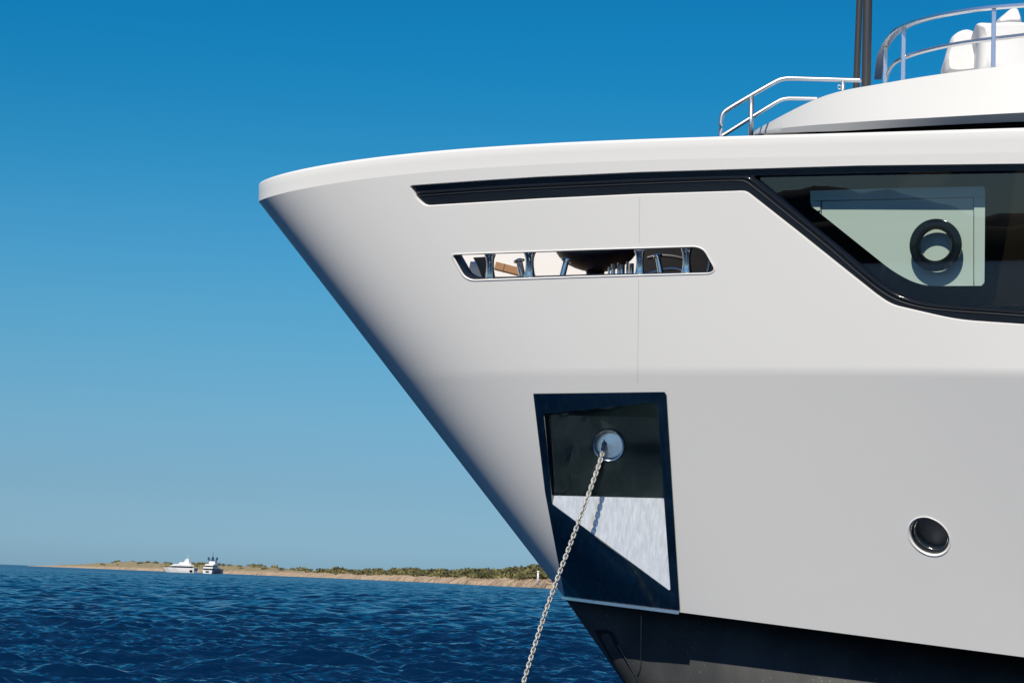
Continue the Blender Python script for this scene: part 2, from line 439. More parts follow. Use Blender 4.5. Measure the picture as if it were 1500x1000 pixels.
# bulwark cap band: outer face, rounded top edge, flat top and inner edge, both sides round the stem
def plan_inset(T, d):
    s, b = T[:, 0], T[:, 1]; ds = np.gradient(s); db = np.gradient(b); L = np.hypot(ds, db) + 1e-12
    n = np.stack([-db / L, ds / L], 1)          # outboard
    n[0] = (-1, 0)
    return np.stack([s - n[:, 0] * d, b - n[:, 1] * d], 1)
def cap_rows():
    rows = [T1.copy()]
    mid = T1 * .5 + T0 * .5; rows.append(mid)
    r = .035; top = T0.copy()
    for a in np.linspace(0, math.pi / 2, 5):
        xy = plan_inset(T0, r * (1 - math.cos(a))); t = top.copy(); t[:, :2] = xy; t[:, 2] += -r + r * math.sin(a); rows.append(t)
    for d, dz in ((.20, 0.0), (.215, -.015), (.22, -.35)):
        xy = plan_inset(T0, d); t = top.copy(); t[:, :2] = xy; t[:, 2] += dz; rows.append(t)
    return rows
idx = np.unique(np.round(np.linspace(0, 1, 160) * 499).astype(int))
rows = [r[idx] for r in cap_rows()]
rows = [np.concatenate([(r * np.array([1, -1, 1]))[1:][::-1], r]) for r in rows]
for r in rows: r[len(idx) - 1, 1] = 0
R_ = np.stack([b2w(r) for r in rows], 0)
cap = grid('bulwark_cap', R_, M['gelcoat'], flip=False); cap.data.set_sharp_from_angle(angle=math.radians(40))
# underwater body
T3b = T3.copy(); T3b[:, :2] = plan_inset(T3, 1.0) * 0 + np.stack([T3[:, 0], np.maximum(T3[:, 1] - (.42 + .13 * (T3[:, 0] - S3[0])) * np.clip(T3[:, 1] / .8, 0, 1), 0)], 1)
T3b[:, 2] -= .004
s4 = S4[0] + (SEND - S4[0]) * UG ** 2
T4 = np.stack([s4, np.maximum(T3b[:, 1] * 0 + .72 * np.maximum(s4 - S4[0], 0) ** .5 + .10 * np.maximum(s4 - S4[0], 0), 0), 0 * s4 + S4[2]], 1)
s5 = s4 + 1.2; T5 = np.stack([s5, T4[:, 1] * .5, 0 * s5 - 1.2], 1)
rows = [T3[idx], T3b[idx]] + [T3b[idx] * (1 - t) + T4[idx] * t for t in np.linspace(.1, 1, 10)] + [T4[idx] * (1 - t) + T5[idx] * t for t in (.5, 1.0)]
rows = [np.concatenate([(r * np.array([1, -1, 1]))[1:][::-1], r]) for r in rows]
bottom = grid('hull_bottom', np.stack([b2w(r) for r in rows], 0), M['antifoul'], flip=True); bottom.data.set_sharp_from_angle(angle=math.radians(35))

from mathutils.bvhtree import BVHTree
_bv = BVHTree.FromPolygons([tuple(v.co + yacht.location) for v in bottom.data.vertices], [tuple(p.vertices) for p in bottom.data.polygons])
def on_bottom(px, out=0.0):
    P = []
    for x, y in np.asarray(px, float):
        for k in range(12):
            h, n_, _, _ = _bv.ray_cast(Vector(EYE), Vector(ray(x + k, y)))
            if h is not None: break
        P.append(np.array(h) - ray(x, y) * out)
    return np.array(P)
SP = resample(round_poly([(870, 922), (896, 922, 8), (904, 940, 4), (907, 946), (962, 1040), (942, 1040), (915, 1000)]), 5, True)
V, T = cdt([], [list(map(tuple, SP))]); T = T[in_poly(V[T].mean(1), SP)]
mb = MB(); mb.add(on_bottom(V, .012), T); mb.add(*bridge([on_bottom(SP, .012), on_bottom(SP, -.004)])); mb.build('stem_plate', M['rubber'], bottom)
make('plate_edge', *tube(on_bottom(resample([(905, 943), (908, 949), (935, 996), (958, 1036)], 4), .012), .005, 6), M['liner'], bottom, smooth=True)
make('drain_pipe', *tube(on_bottom(resample([(939.5, 899), (939, 940), (939, 974), (937, 983), (934, 989)], 4), .004), .007, 6), M['liner'], bottom, smooth=True)
# foredeck, inner bulwark faces
DECKZ = 4.72
S_IN = S_OUT
def w_at_deck(u):
    lo, hi = 1.0, 2.0
    for _ in range(40):
        m = .5 * (lo + hi)
        if surf(np.array(u), np.array(m))[2] > DECKZ: lo = m
        else: hi = m
    return lo
U_END = locate([(1078, 380)])[0][0]
sheet('inner_bulwark', [S_OUT], M['gelcoat_in'], 1.0, 1.85, 60, 30, d=.17, u1=U_END, ustart=.17, flip=True)
sheet('inner_bulwark', [], M['gelcoat_in'], 1.0, 1.85, 60, 20, d=.17, u1=U_END, ustart=.17, flip=True, mirror=True)
us = np.linspace(0.0, .80, 60)
ed = []
us = np.linspace(0.10, .80, 60)
for u in us:
    p = surf(np.array(u), np.array(w_at_deck(u))); ed.append((p[0] + .02, max(p[1] - .12, 0)))
ed = np.array(ed)
deckV = np.concatenate([bw(ed[:, 0], ed[:, 1], np.full(len(ed), DECKZ)), bw(ed[:, 0], -ed[:, 1], np.full(len(ed), DECKZ))])
n = len(ed)
make('foredeck', deckV, [(i, i + 1, n + i + 1, n + i) for i in range(n - 1)], M['deck'], yacht)
# hull joint: a hairline of sealant down the topsides
J = resample([(939, 253), (937, 300), (936, 400), (935, 480), (934, 560)], 6)
J = np.array([p for p in J if not (in_poly(np.array([p]), inset(W_OUT, -3))[0] or in_poly(np.array([p]), inset(S_OUT, -4))[0])])
segs = np.split(J, np.where(np.diff(J[:, 1]) > 12)[0] + 1)
mb = MB()
for sg in segs:
    if len(sg) < 2: continue
    a = on_hull(sg - [0.45, 0], -.0015); b = on_hull(sg + [0.45, 0], -.0015)
    V, F = bridge([a, b], closed=False); mb.add(V, F)
mb.build('hull_seam', M['seam'], hull)

# ---- window band in the topsides
def fill(outer, holes, d, along=True, grid_step=14, nrm=False, place=None):
    x0, y0 = outer.min(0); x1, y1 = outer.max(0)
    G = np.stack(np.meshgrid(np.arange(x0, x1, grid_step), np.arange(y0, y1, grid_step), indexing='ij'), -1).reshape(-1, 2)
    k = in_poly(G, inset(outer, 3))
    for h in holes: k &= ~in_poly(G, inset(h, -3))
    V, T = cdt(list(map(tuple, G[k])), [list(map(tuple, outer))] + [list(map(tuple, h)) for h in holes])
    cen = V[T].mean(1); ok = in_poly(cen, outer)
    for h in holes: ok &= ~in_poly(cen, h)
    T = T[ok]; P = place(V) if place else on_hull(V, d, along)
    fn = np.cross(P[T[:, 1]] - P[T[:, 0]], P[T[:, 2]] - P[T[:, 0]]); bad = np.sum(fn * (P[T[:, 0]] - EYE), 1) > 0
    T[bad] = T[bad][:, ::-1]
    if not nrm: return P, T
    dd = lambda v: d(v) if callable(d) else d
    Px = on_hull(V + [3, 0], dd(V + [3, 0]), along) - on_hull(V - [3, 0], dd(V - [3, 0]), along)
    Py = on_hull(V + [0, 3], dd(V + [0, 3]), along) - on_hull(V - [0, 3], dd(V - [0, 3]), along)
    N = np.cross(Px, Py); N /= np.linalg.norm(N, axis=1)[:, None]
    N[np.sum(N * (P - EYE), 1) > 0] *= -1
    return P, T, N
_pc = on_hull([(1110, 352), (1610, 352)], .05, True); _ph = _pc[1] - _pc[0]; _ph[2] = 0; _ph /= np.linalg.norm(_ph)
PANE_N = np.cross(_ph, ZUP); PANE_N *= np.sign(PANE_N @ PORT); PANE_N = PANE_N * math.cos(math.radians(4.1)) - ZUP * math.sin(math.radians(4.1))
PANE_O = min((on_hull(G_OUT, .05, True) @ PANE_N)) - .012
def on_pane(px, off=0.0):
    "points on the flat window pane (or off metres behind it) at the pixels"
    R = np.array([ray(x, y) for x, y in np.asarray(px, float)])
    return EYE + R * ((PANE_O - off - EYE @ PANE_N) / (R @ PANE_N))[:, None]
print('pane depth', (on_hull(G_OUT, .05, True) @ PANE_N - PANE_O).max())
win = empty('hull_window', tuple(on_hull([(1300, 350)])[0])); win.parent = yacht; win.location = Vector(win.location) - Vector(yacht.location)
W2 = inset(W_OUT, 1.2)
V, F = bridge([on_hull(W_OUT), on_hull(W2, .012, True), on_hull(W2, .10)])
make('window_lip', V, F, M['gelcoat'], win, smooth=True, angle=50)
V, F, N = fill(inset(W_OUT, -3), [G_OUT], .05, nrm=True)
make('window_frame', V, F, M['blackgloss'], win, normals=N)
ridge = resample(smooth_path([(610, 282), (723, 274.3), (790, 270.8), (937, 264), (1060, 259.8), (1091, 259.2), (1101, 262.5), (1142.7, 296.5), (1217, 356), (1259, 393), (1293, 421), (1318, 435.4), (1346, 444), (1377, 449), (1500, 457.5), (1600, 464)], it=2), 8)
make('frame_ridge', *tube(on_hull(ridge, .045, True), .013, 8, ref=PORT), M['blackgloss'], win, smooth=True)
ridge2 = ridge + np.array([0, 5.0]); ridge2[ridge[:, 0] > 1100] = ridge[ridge[:, 0] > 1100] + np.array([-5.0, 4.6])
rr = resample(np.array([p for p in ridge2 if p[0] < 1595]), 10)
make('frame_ridge', *tube(on_hull(rr, .046, True), .006, 6, ref=PORT), M['rubber'], win, smooth=True)
t = M['blackgloss']
# glass: tinted, see-through, reflecting the coast behind the photographer
g = bpy.data.materials.new('tinted_glass'); g.use_nodes = True; M['glass'] = g
gt = g.node_tree; gt.nodes.clear(); go = gt.nodes.new('ShaderNodeOutputMaterial')
tr = gt.nodes.new('ShaderNodeBsdfTransparent'); tr.inputs[0].default_value = (.74, .84, .805, 1)
gl = gt.nodes.new('ShaderNodeBsdfGlossy'); gl.inputs['Roughness'].default_value = .0
lw = gt.nodes.new('ShaderNodeLayerWeight'); lw.inputs['Blend'].default_value = .5
pw = gt.nodes.new('ShaderNodeMath'); pw.operation = 'POWER'; pw.inputs[1].default_value = 4.0; gt.links.new(lw.outputs['Facing'], pw.inputs[0])
fr = gt.nodes.new('ShaderNodeMath'); fr.operation = 'MULTIPLY_ADD'; fr.inputs[1].default_value = .9; fr.inputs[2].default_value = .105; gt.links.new(pw.outputs[0], fr.inputs[0])
mg = gt.nodes.new('ShaderNodeMixShader')
gt.links.new(fr.outputs[0], mg.inputs[0]); gt.links.new(tr.outputs[0], mg.inputs[1]); gt.links.new(gl.outputs[0], mg.inputs[2]); gt.links.new(mg.outputs[0], go.inputs[0])
V, F = fill(G_OUT, [], 0, place=on_pane)
make('window_glass', V, F, M['glass'], win)
V, F = bridge([on_hull(G_OUT, .05, True), on_pane(G_OUT, .004)]); make('window_reveal', V, F, M['blackgloss'], win, smooth=True, angle=40)
# dark cabin behind the glass
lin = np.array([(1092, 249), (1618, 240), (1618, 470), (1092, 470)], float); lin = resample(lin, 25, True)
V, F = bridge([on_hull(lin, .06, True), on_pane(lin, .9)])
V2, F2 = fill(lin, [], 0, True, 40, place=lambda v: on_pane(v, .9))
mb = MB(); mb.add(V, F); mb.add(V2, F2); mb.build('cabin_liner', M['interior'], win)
# cream panel with a raised border, round black port ring
PN = resample(round_poly([(1187, 279.5), (1300, 276), (1443, 273), (1442, 418.5), (1350, 419, 26), (1311, 400, 30), (1187, 301)]), 8, True)
V, F = fill(PN, [], 0, place=lambda v: on_pane(v, .175))
panel = make('inner_panel', V, F, M['panel'], win, smooth=True)
def strip(poly, d, name='panel_border'):
    poly = resample(np.array(poly, float), 10, True)
    V, F = fill(poly, [], 0, True, 9, place=lambda v: on_pane(v, d)); mb = MB(); mb.add(V, F)
    mb.add(*bridge([on_pane(poly, d), on_pane(poly, d + .018)])); mb.build(name, M['panel'], panel)
strip([(1187, 279.5), (1300, 276), (1443, 273), (1443, 288), (1300, 291.5), (1187, 294)], .155)
strip([(1427, 289), (1443, 288.5), (1442, 418.5), (1427, 418.5)], .155)
strip([(1187, 295), (1201.5, 294.5), (1201.5, 312), (1187, 301)], .155)
jp = resample([(1203, 312), (1203, 293.5), (1300, 291), (1426.5, 288.5), (1426.5, 418)], 5)
make('panel_joint', *tube(on_pane(jp, .168), .004, 6), M['pole'], panel)
rc = on_pane([(1370.5, 359)], .055)[0]; rn = PANE_N
rm = 38.0 / FPX * np.linalg.norm(rc - EYE)
prof = [(rm * .60, -.03), (rm * .60, .012), (rm * .64, .022), (rm * .70, .022), (rm * .74, .012), (rm * .80, .010), (rm * .96, .010), (rm, .004), (rm, -.012), (rm * .60, -.03)]
make('port_ring', *lathe(prof, rc, rn, 64, caps=False), M['blackgloss'], win, smooth=True, angle=35)

# ---- fairlead slot with rollers
slot = empty('fairlead_slot', tuple(on_hull([(855, 386)])[0])); slot.parent = yacht; slot.location = Vector(slot.location) - Vector(yacht.location)
V, F = bridge([on_hull(inset(S_OUT, -2.3), -.001), on_hull(inset(S_OUT, -1.7), -.006), on_hull(inset(S_OUT, -.7), -.007), on_hull(inset(S_OUT, .1), -.002), on_hull(inset(S_OUT, .4), .02)])
make('slot_lip', V, F, M['gelcoat'], slot, smooth=True, angle=60)
V, F = bridge([on_hull(inset(S_OUT, .3), .015), on_hull(inset(S_OUT, .9), .03), on_hull(inset(S_OUT, .9), .185)])
make('slot_liner', V, F, M['liner'], slot, smooth=True, angle=50)
def roller(x, yt, yb, wpx, name='roller', lean=0.0, d=.10):
    a = on_hull([(x + lean, yt)], d, True)[0]; b = on_hull([(x, yb)], d, True)[0]; ax = a - b; h = np.linalg.norm(ax)
    r = wpx / 2 / FPX * np.linalg.norm(a - EYE)
    prof = [(r * 1.0, -.01), (r * 1.0, .02 * h), (r * .82, .18 * h), (r * .70, .42 * h), (r * .66, .6 * h), (r * .72, .8 * h), (r * .9, .95 * h), (r, h), (r, h + .01)]
    return make(name, *lathe(prof, b, ax, 24), M['steel'], slot, smooth=True, angle=60)
roller(718, 374, 409, 17); roller(776, 371, 406.5, 18); roller(937.5, 368, 403, 17); roller(1006, 365, 401, 17)

M['guide'] = mat('grey_guide_paint', (.12, .14, .17), .5)
gq = resample(np.array([(693, 377), (724, 375.5), (724, 411), (708, 411)], float), 8, True)
V, F = fill(gq, [], .40); make('slot_plate', V, F, M['guide'], slot)
gq = np.array([(689, 383), (697, 383), (708, 411), (684, 411)], float); gd = np.array([.40, .40, .22, .22])
make('slot_plate', on_hull(gq, gd, True), [(3, 2, 1, 0)], M['steel'], slot)  # added mirror, tilted up so that reflected sky makes a blue patch
# ---- anchor pocket: polished plate, recess, hawse ring
pocket = empty('anchor_pocket', tuple(on_hull([(890, 740)])[0])); pocket.parent = yacht; pocket.location = Vector(pocket.location) - Vector(yacht.location)
R_FINE = resample(R_OUT, 8, True)
V, F = fill(A_OUT, [R_FINE], -.014, False); plate = MB(); plate.add(V, F)
V, F = bridge([on_hull(A_OUT, -.014), on_hull(A_OUT, .004)]); plate.add(V, F)
plate.build('pocket_plate', M['plate'], pocket, smooth=True, angle=40)
trim = resample([(827, 874.8), (910, 885.8), (997, 897.6)], 8)
make('plate_trim', *bar(on_hull(trim, -.018), .03, .034, ref=ZUP), M['rail'], pocket, smooth=True, angle=30)
c = lambda x, y, d: on_hull([(x, y)], d, True)[0]
OT_L, OT_R, OB_R, OB_L = c(797, 605.5, -.013), c(963, 588.4, -.013), c(983, 866, -.013), c(809.5, 738, -.013)
OM_R = c(973.3, 729.5, -.013)
def on_plane(x, y, A, n): d = ray(x, y); return EYE + d * ((A - EYE) @ n / (d @ n))
BB_R, BT_R = c(973.3, 729.5, .40), c(965, 611.5, .48)
BB_L = on_plane(812, 725.5, OB_L, np.cross(OB_R - OB_L, BB_R - OB_L))
print('sill corner depth', (OB_L - BB_L) @ PORT)
BT_L = on_plane(798.5, 607.5, BB_L, np.cross(BT_R - BB_R, BB_L - BB_R))
def quads(name, Q, m):
    mb = MB()
    for pts in Q: mb.add(np.array(pts), [tuple(range(len(pts)))])
    return mb.build(name, m, pocket)
quads('recess_ceiling', [(OT_L, OT_R, BT_R, BT_L)], M['plate'])
quads('recess_side', [(OT_L, BT_L, BB_L, OB_L)], M['plate'])
make('recess_side', np.array([OT_R, OM_R, OB_R, BB_R, BT_R]), [(0, 1, 3, 4), (1, 2, 3)], M['plate'], pocket)
# back wall with a round hawse opening
hx, hy = 891.8, 651.5
ctr = np.array([hx, hy]); an = np.arange(40) * 2 * math.pi / 40
def on_back(pix):
    n = np.cross(BT_R - BT_L, BB_R - BT_L); out = []
    for p in pix:
        d = ray(*p); out.append(EYE + d * (((BT_L + BB_R) / 2 - EYE) @ n / (d @ n)))
    return np.array(out)
HP = on_back([(hx, hy)])[0]
ni = np.cross(BT_R - BT_L, BB_R - BT_L); ni /= np.linalg.norm(ni)
if ni @ PORT < 0: ni = -ni
hr = 20.5 / FPX * np.linalg.norm(HP - EYE)
ta = np.cross(ni, ZUP); ta /= np.linalg.norm(ta); tb = np.cross(ta, ni)
hole3 = HP + hr * (np.cos(an)[:, None] * ta + np.sin(an)[:, None] * tb)
def loc2(P): q = P - HP; return np.stack([q @ ta, q @ tb], -1)
quad = np.array([BT_L, BT_R, BB_R, BB_L]); q2 = loc2(quad); h2 = loc2(hole3)
V, T = cdt([], [list(map(tuple, q2)), list(map(tuple, h2))]); cen = V[T].mean(1)
T = T[in_poly(cen, q2) & ~in_poly(cen, h2)]
qd = (quad - HP) @ ni; Aff = np.linalg.lstsq(np.c_[q2, np.ones(4)], qd, rcond=None)[0]
V3 = HP + V[:, :1] * ta + V[:, 1:] * tb + (np.c_[V, np.ones(len(V))] @ Aff)[:, None] * ni * (np.linalg.norm(V, axis=1) > hr * 1.05)[:, None]
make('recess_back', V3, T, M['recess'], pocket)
quads('recess_sill', [(BB_L, BB_R, OB_R, OB_L)], M['sill'])
prof = [(hr * 1.0, -.05), (hr * 1.0, .012), (hr * 1.05, .03), (hr * 1.13, .032), (hr * 1.2, .02), (hr * 1.22, 0.0)]
hawse = make('hawse_ring', *lathe(prof, HP, ni, 40, caps=False), M['steel'], pocket, smooth=True, angle=60)
prof = [(hr * .99, .005), (hr * .99, -.22)]
pipe = MB(); pipe.add(*lathe(prof, HP, ni, 32, caps=False)); 
pipe.build('hawse_pipe', M['gelcoat_in'], hawse, smooth=True, angle=40)
bx_ = ni * math.cos(.20) + ZUP * math.sin(.20); bx_ /= np.linalg.norm(bx_)
make('sky_reflector', *lathe([(hr * 1.25, -.005), (.001, 0)], HP - ni * .085, bx_, 32, caps=False), M['reflector'], hawse)  # added disc, tilted to reflect sky and brighten the hawse hole

# ---- round overboard outlet
outlet = empty('overboard_outlet', tuple(on_hull([(1361, 785)])[0])); outlet.parent = yacht; outlet.location = Vector(outlet.location) - Vector(yacht.location)
pc = np.array([1361, 785.3])
def pl(k): return pc + (P_OUT - pc) * k
V, F = bridge([on_hull(pl(1.01), -.001), on_hull(pl(.99), -.006), on_hull(pl(.95), -.006), on_hull(pl(.91), .015), on_hull(pl(.88), .05)])
make('outlet_lip', V, F, M['gelcoat'], outlet, smooth=True, angle=70)
V, F = bridge([on_hull(pl(.885), .03), on_hull(pl(.86), .06), on_hull(pl(.86), .10), on_hull(pl(.76), .105), on_hull(pl(.76), .3)])
make('outlet_tube', V, F, M['liner'], outlet, smooth=True, angle=40)
make('outlet_ring', *bridge([on_hull(pl(.90), .028), on_hull(pl(.885), .020), on_hull(pl(.862), .026), on_hull(pl(.858), .05)]), M['rail'], outlet, smooth=True, angle=60)
make('outlet_ring', *bridge([on_hull(pl(.80), .10), on_hull(pl(.785), .09), on_hull(pl(.762), .094), on_hull(pl(.758), .12)]), M['steel'], outlet, smooth=True, angle=60)
V, F = fill(pl(.77), [], .22, False, 8)
make('outlet_flap', V, F, M['liner'], outlet)

# ------------------------------------------------------------------ upper works
SN = stem_pt(1100, 197)
def planE(s, a, cap): t = np.maximum(s - SN[0], 0); return cap * np.tanh(a * np.sqrt(t) / cap * (1 + .1 * t))
pE0 = lambda s: planE(s, 2.1, 3.1); pT = lambda s: planE(s, 2.06, 3.02); pE1 = lambda s: planE(s, 2.05, 3.0)
def trace(plan, px):
    Q = np.array([meet(plan, x, y) for x, y in px]); o = np.argsort(Q[:, 0]); return Q[o]
E0 = trace(pE0, [(1105, 195.5), (1120, 192.5), (1155, 187), (1200, 183), (1249, 179.5), (1343, 174), (1420, 169.5), (1500, 165)])
E1 = trace(pE1, [(1105, 197), (1120, 196.5), (1155, 195), (1218, 193), (1265, 190.5), (1343, 185.5), (1420, 181.5), (1500, 178)])
TT = trace(pT, [(1102, 196), (1124, 182), (1155, 165), (1193, 146), (1231, 133), (1281, 125), (1343, 114), (1406, 105), (1500, 94)])
def along_s(Q, plan, s):
    z = np.interp(s, Q[:, 0], Q[:, 2]); e = s > Q[-1, 0]
    sl = (Q[-1, 2] - Q[-2, 2]) / (Q[-1, 0] - Q[-2, 0]); z = np.where(e, Q[-1, 2] + sl * (s - Q[-1, 0]), z)
    return np.stack([s, plan(s), z], 1)
sg = SN[0] + .002 + (12 - SN[0]) * np.linspace(0, 1, 90) ** 2
def smz(Q, k=5):
    z = Q[:, 2]; zz = np.convolve(np.pad(z, k, mode='edge'), np.ones(2 * k + 1) / (2 * k + 1), 'same')[k:-k]; zz[:2] = z[:2]; Q[:, 2] = zz; return Q
rE0, rE1, rT = smz(along_s(E0, pE0, sg), 3), smz(along_s(E1, pE1, sg), 3), smz(along_s(TT, pT, sg), 3)
rE0[:, 2] = np.maximum(rE0[:, 2], rE1[:, 2] + .002); rT[:, 2] = np.maximum(rT[:, 2], rE0[:, 2] + .002)
rows = [rE1, rE0]
for t in np.linspace(0, 1, 9)[1:]:
    p = rE0 * (1 - t) + rT * t; p[:, 2] += (rT[:, 2] - rE0[:, 2]) * .0 * math.sin(math.pi * t); rows.append(p)
for k in (.6, .3, 0.0):
    p = rT.copy(); p[:, 1] *= k; rows.append(p)
allr = rows + [r * np.array([1, -1, 1]) for r in rows[:-1][::-1]]
roof = grid('deckhouse_roof', np.stack([b2w(r) for r in allr], 0), M['gelcoat'], flip=False); roof.data.set_sharp_from_angle(angle=math.radians(22))
low = [r.copy() for r in (rE1, rE1, rE1)]
low[0][:, 1] = np.maximum(low[0][:, 1] - .01, 0); low[1][:, 1] = np.maximum(low[1][:, 1] - .18, 0); low[1][:, 0] += .05
low[2][:, 1] = np.maximum(low[2][:, 1] - .22, 0); low[2][:, 0] += .1; low[2][:, 2] = DECKZ
allr = low + [r * np.array([1, -1, 1]) for r in low[::-1]]
grid('deckhouse_window', np.stack([b2w(r) for r in allr], 0), M['darkglass'])
# white coaming and dark glass at the foot of the deckhouse come from its window band

def up(path, z):  return np.array([at_height(x, y, z) for x, y in path])
# sun-deck rail: flat chrome bar at constant height
RZ = EYE[2] + 23.4 * (870 - 8) / FPX * math.cos(PITCH) ** 0
def horizon_h(x, y): return (851.5 + .034 * (x - 750)) - y
top_px = [(1286, 115), (1288, 97), (1290.5, 80), (1296, 68), (1302, 57.5), (1312, 47), (1323, 39.5), (1344, 31), (1379, 22.5), (1413, 16.5), (1448, 12), (1500, 8)]
tr_ = at_depth(1500, 8, 23.5); RZ = tr_[2]
topP = smooth_path(up(top_px, RZ), it=2); ext = topP[-1] + AFT * 3.0; topP = np.vstack([topP, topP[-1] + (topP[-1] - topP[-3]) / np.linalg.norm(topP[-1] - topP[-3]) * 3])
sun_rail = empty('sun_deck_rail', tuple(topP[40])); sun_rail.parent = yacht; sun_rail.location = Vector(sun_rail.location) - Vector(yacht.location)
make('top_rail', *bar(resample(topP, .08), .085, .03), M['rail'], sun_rail, smooth=True, angle=30)
low_px = [(1297, 119), (1300.5, 106), (1307, 95), (1318, 87), (1347, 76.5), (1387, 67), (1431, 60), (1500, 52)]
LZ = at_depth(1500, 52, 23.5)[2]
lowP = smooth_path(up(low_px, LZ), it=2); lowP = np.vstack([lowP, lowP[-1] + (lowP[-1] - lowP[-3]) / np.linalg.norm(lowP[-1] - lowP[-3]) * 3])
make('mid_rail', *tube(resample(lowP, .08), .022, 10), M['rail'], sun_rail, smooth=True)
def rail_post(x, y0, y1, wpx=6.5):
    k = np.argmin(np.abs(project(topP)[:, 0] - x) + 0.3 * np.abs(project(topP)[:, 1] - y0)); D = topP[k][1]
    a = at_depth(x, y0, D); b = at_depth(x - .03 * (y1 - y0) * 0 , y1, D); b[:2] = a[:2]; b[2] = a[2] - (y1 - y0 + 25) / FPX * D
    r = wpx / FPX * D
    make('rail_post', *bar(np.array([a, b]), r, r * .7, ref=PORT), M['rail'], sun_rail, smooth=True, angle=30)
rail_post(1297, 70, 121, 6); rail_post(1324, 40, 117); rail_post(1456, 11, 100, 6.5)

# foredeck hand rail by the deckhouse nose
hand = empty('foredeck_rail', tuple(at_b(1100, 190, 1.0))); hand.parent = yacht; hand.location = Vector(hand.location) - Vector(yacht.location)
def pb(px, b=1.0): return np.array([at_b(x, y, b) for x, y in px])
make('top_rail', *tube(smooth_path(pb([(1055.5, 230), (1055.5, 196), (1056, 178), (1058, 167), (1066, 160), (1136, 119.5), (1147, 115.5), (1160, 115), (1210, 116.5), (1262, 118)]), it=2), .024, 12), M['handrail'], hand, smooth=True)
make('mid_rail', *tube(smooth_path(pb([(1030, 217), (1063, 196), (1138, 149), (1150, 144.5), (1166, 144.5), (1198, 145)]), it=2), .021, 12), M['handrail'], hand, smooth=True)
make('rail_post', *tube(pb([(1101, 141), (1099.5, 215)]), .028, 10), M['handrail'], hand, smooth=True)
make('rail_post', *tube(pb([(1235, 117.5), (1234, 150)]), .022, 10), M['handrail'], hand, smooth=True)
V, F = tube(np.array([at_b(1229.5 + 2.6 * math.cos(t), 128 + 2.8 * math.sin(t), 1.0) for t in np.linspace(0, 6.28, 16)]), .006, 6); make('rail_eye', V, F, M['handrail'], hand)
# two dark masts standing on the roof
def mast(x0, x1, wpx, b):
    p0 = at_b(x0, 140, b); p1 = at_b(x1, 0, b); top = p0 + (p1 - p0) * 5.0; foot = p0 - (p1 - p0) * .25
    r = wpx / 2 / FPX * np.linalg.norm(p0 - EYE)
    make('signal_mast', *tube(np.array([foot, p0, p1, top]), [r, r, r, r * .8], 24), M['pole'], yacht, smooth=True, angle=50)
mast(1253.8, 1259.2, 9.5, .3); mast(1268.5, 1271, 13.5, .55)

# ------------------------------------------------------------------ things on deck seen through the slot
def on_line(x, y, b): return at_b(x, y, b)
cv = at_b(872, 380, .5)
prof = []
rr_ = 62 / FPX * np.linalg.norm(cv - EYE)
for a in np.linspace(-90, 0, 10): prof.append((max(rr_ * math.cos(math.radians(a)), .001), .30 * math.sin(math.radians(a))))
prof += [(rr_ * 1.0, .05), (rr_ * .6, .30), (.001, .36)]
base = at_b(872, 398, .5); cvc = base + ZUP * .30
cover = empty('covered_capstan', tuple(cvc), label='dark navy rounded cover on the foredeck seen through the slot in the bow', cat='deck cover')
make('cover', *lathe(prof, cvc, ZUP, 48, caps=False), M['navy'], cover, smooth=True, angle=40)
make('pedestal', *tube(np.array([cvc - ZUP * .28, [cvc[0], cvc[1], DECKZ]]), .10, 16), M['steel'], cover, smooth=True)
# teak handled beam and bollards
beam = empty('teak_beam', tuple(at_b(748, 394, .2)), label='short varnished teak beam behind the slot between two steel rollers', cat='beam')
bp_ = np.array([at_b(x, y, .2) for x, y in ((726, 389.5), (763, 399))])
make('plank', *bar(bp_, .10, .085), M['teak'], beam, smooth=True, angle=30)
jn = bp_[0] * .66 + bp_[1] * .34
make('joint', *bar(np.array([jn, jn + (bp_[1] - bp_[0]) * .02]), .103, .088), M['rubber'], beam)
def bollard(x, yb, yt, wpx, b, lean=0, dark=False):
    f = at_b(x, yb, b); tp = at_b(x + lean, yt, b); r = wpx / 2 / FPX * np.linalg.norm(f - EYE)
    f2 = f.copy(); f2 = tp + (f - tp) * 1.6
    e = empty('mooring_bollard', tuple(f2)); e.parent = yacht; e.location = Vector(e.location) - Vector(yacht.location)
    make('post', *tube(np.array([f2, tp]), r, 16), M['steel'], e, smooth=True, angle=50)
    ax = tp - f2; make('head', *lathe([(r * 1.0, 0), (r * 1.7, .01), (r * 1.7, .03), (r * .8, .045)], tp, ax, 20), M['steel'], e, smooth=True, angle=40)
bollard(824, 404, 384, 9, 1.6, 5); bollard(765, 404, 385, 10, 1.0, -4); bollard(968, 402, 378, 8, 1.9, -4); bollard(1037, 396, 380, 4, 1.9, 4)
for x, yt, r in ((892, 391, .012), (898, 387, .022), (906, 385, .016), (911, 388, .03), (919, 383, .014), (925, 386, .024)):
    make('stanchion', *tube(np.array([at_b(x, 406, 1.3), at_b(x + .3, yt, 1.3)]), r, 12), M['steel'], yacht, smooth=True, angle=50)
make('deck_pipe', *tube(smooth_path(np.array([at_b(x, y, 1.2) for x, y in ((950, 401), (975, 394), (990, 393.5), (1003, 398), (1015, 401))])), .018, 10), M['steel'], yacht, smooth=True)
make('deck_pipe', *tube(smooth_path(np.array([at_b(x, y, .6) for x, y in ((948, 378), (962, 374), (985, 375), (1002, 379))])), .02, 10), M['pole'], yacht, smooth=True)
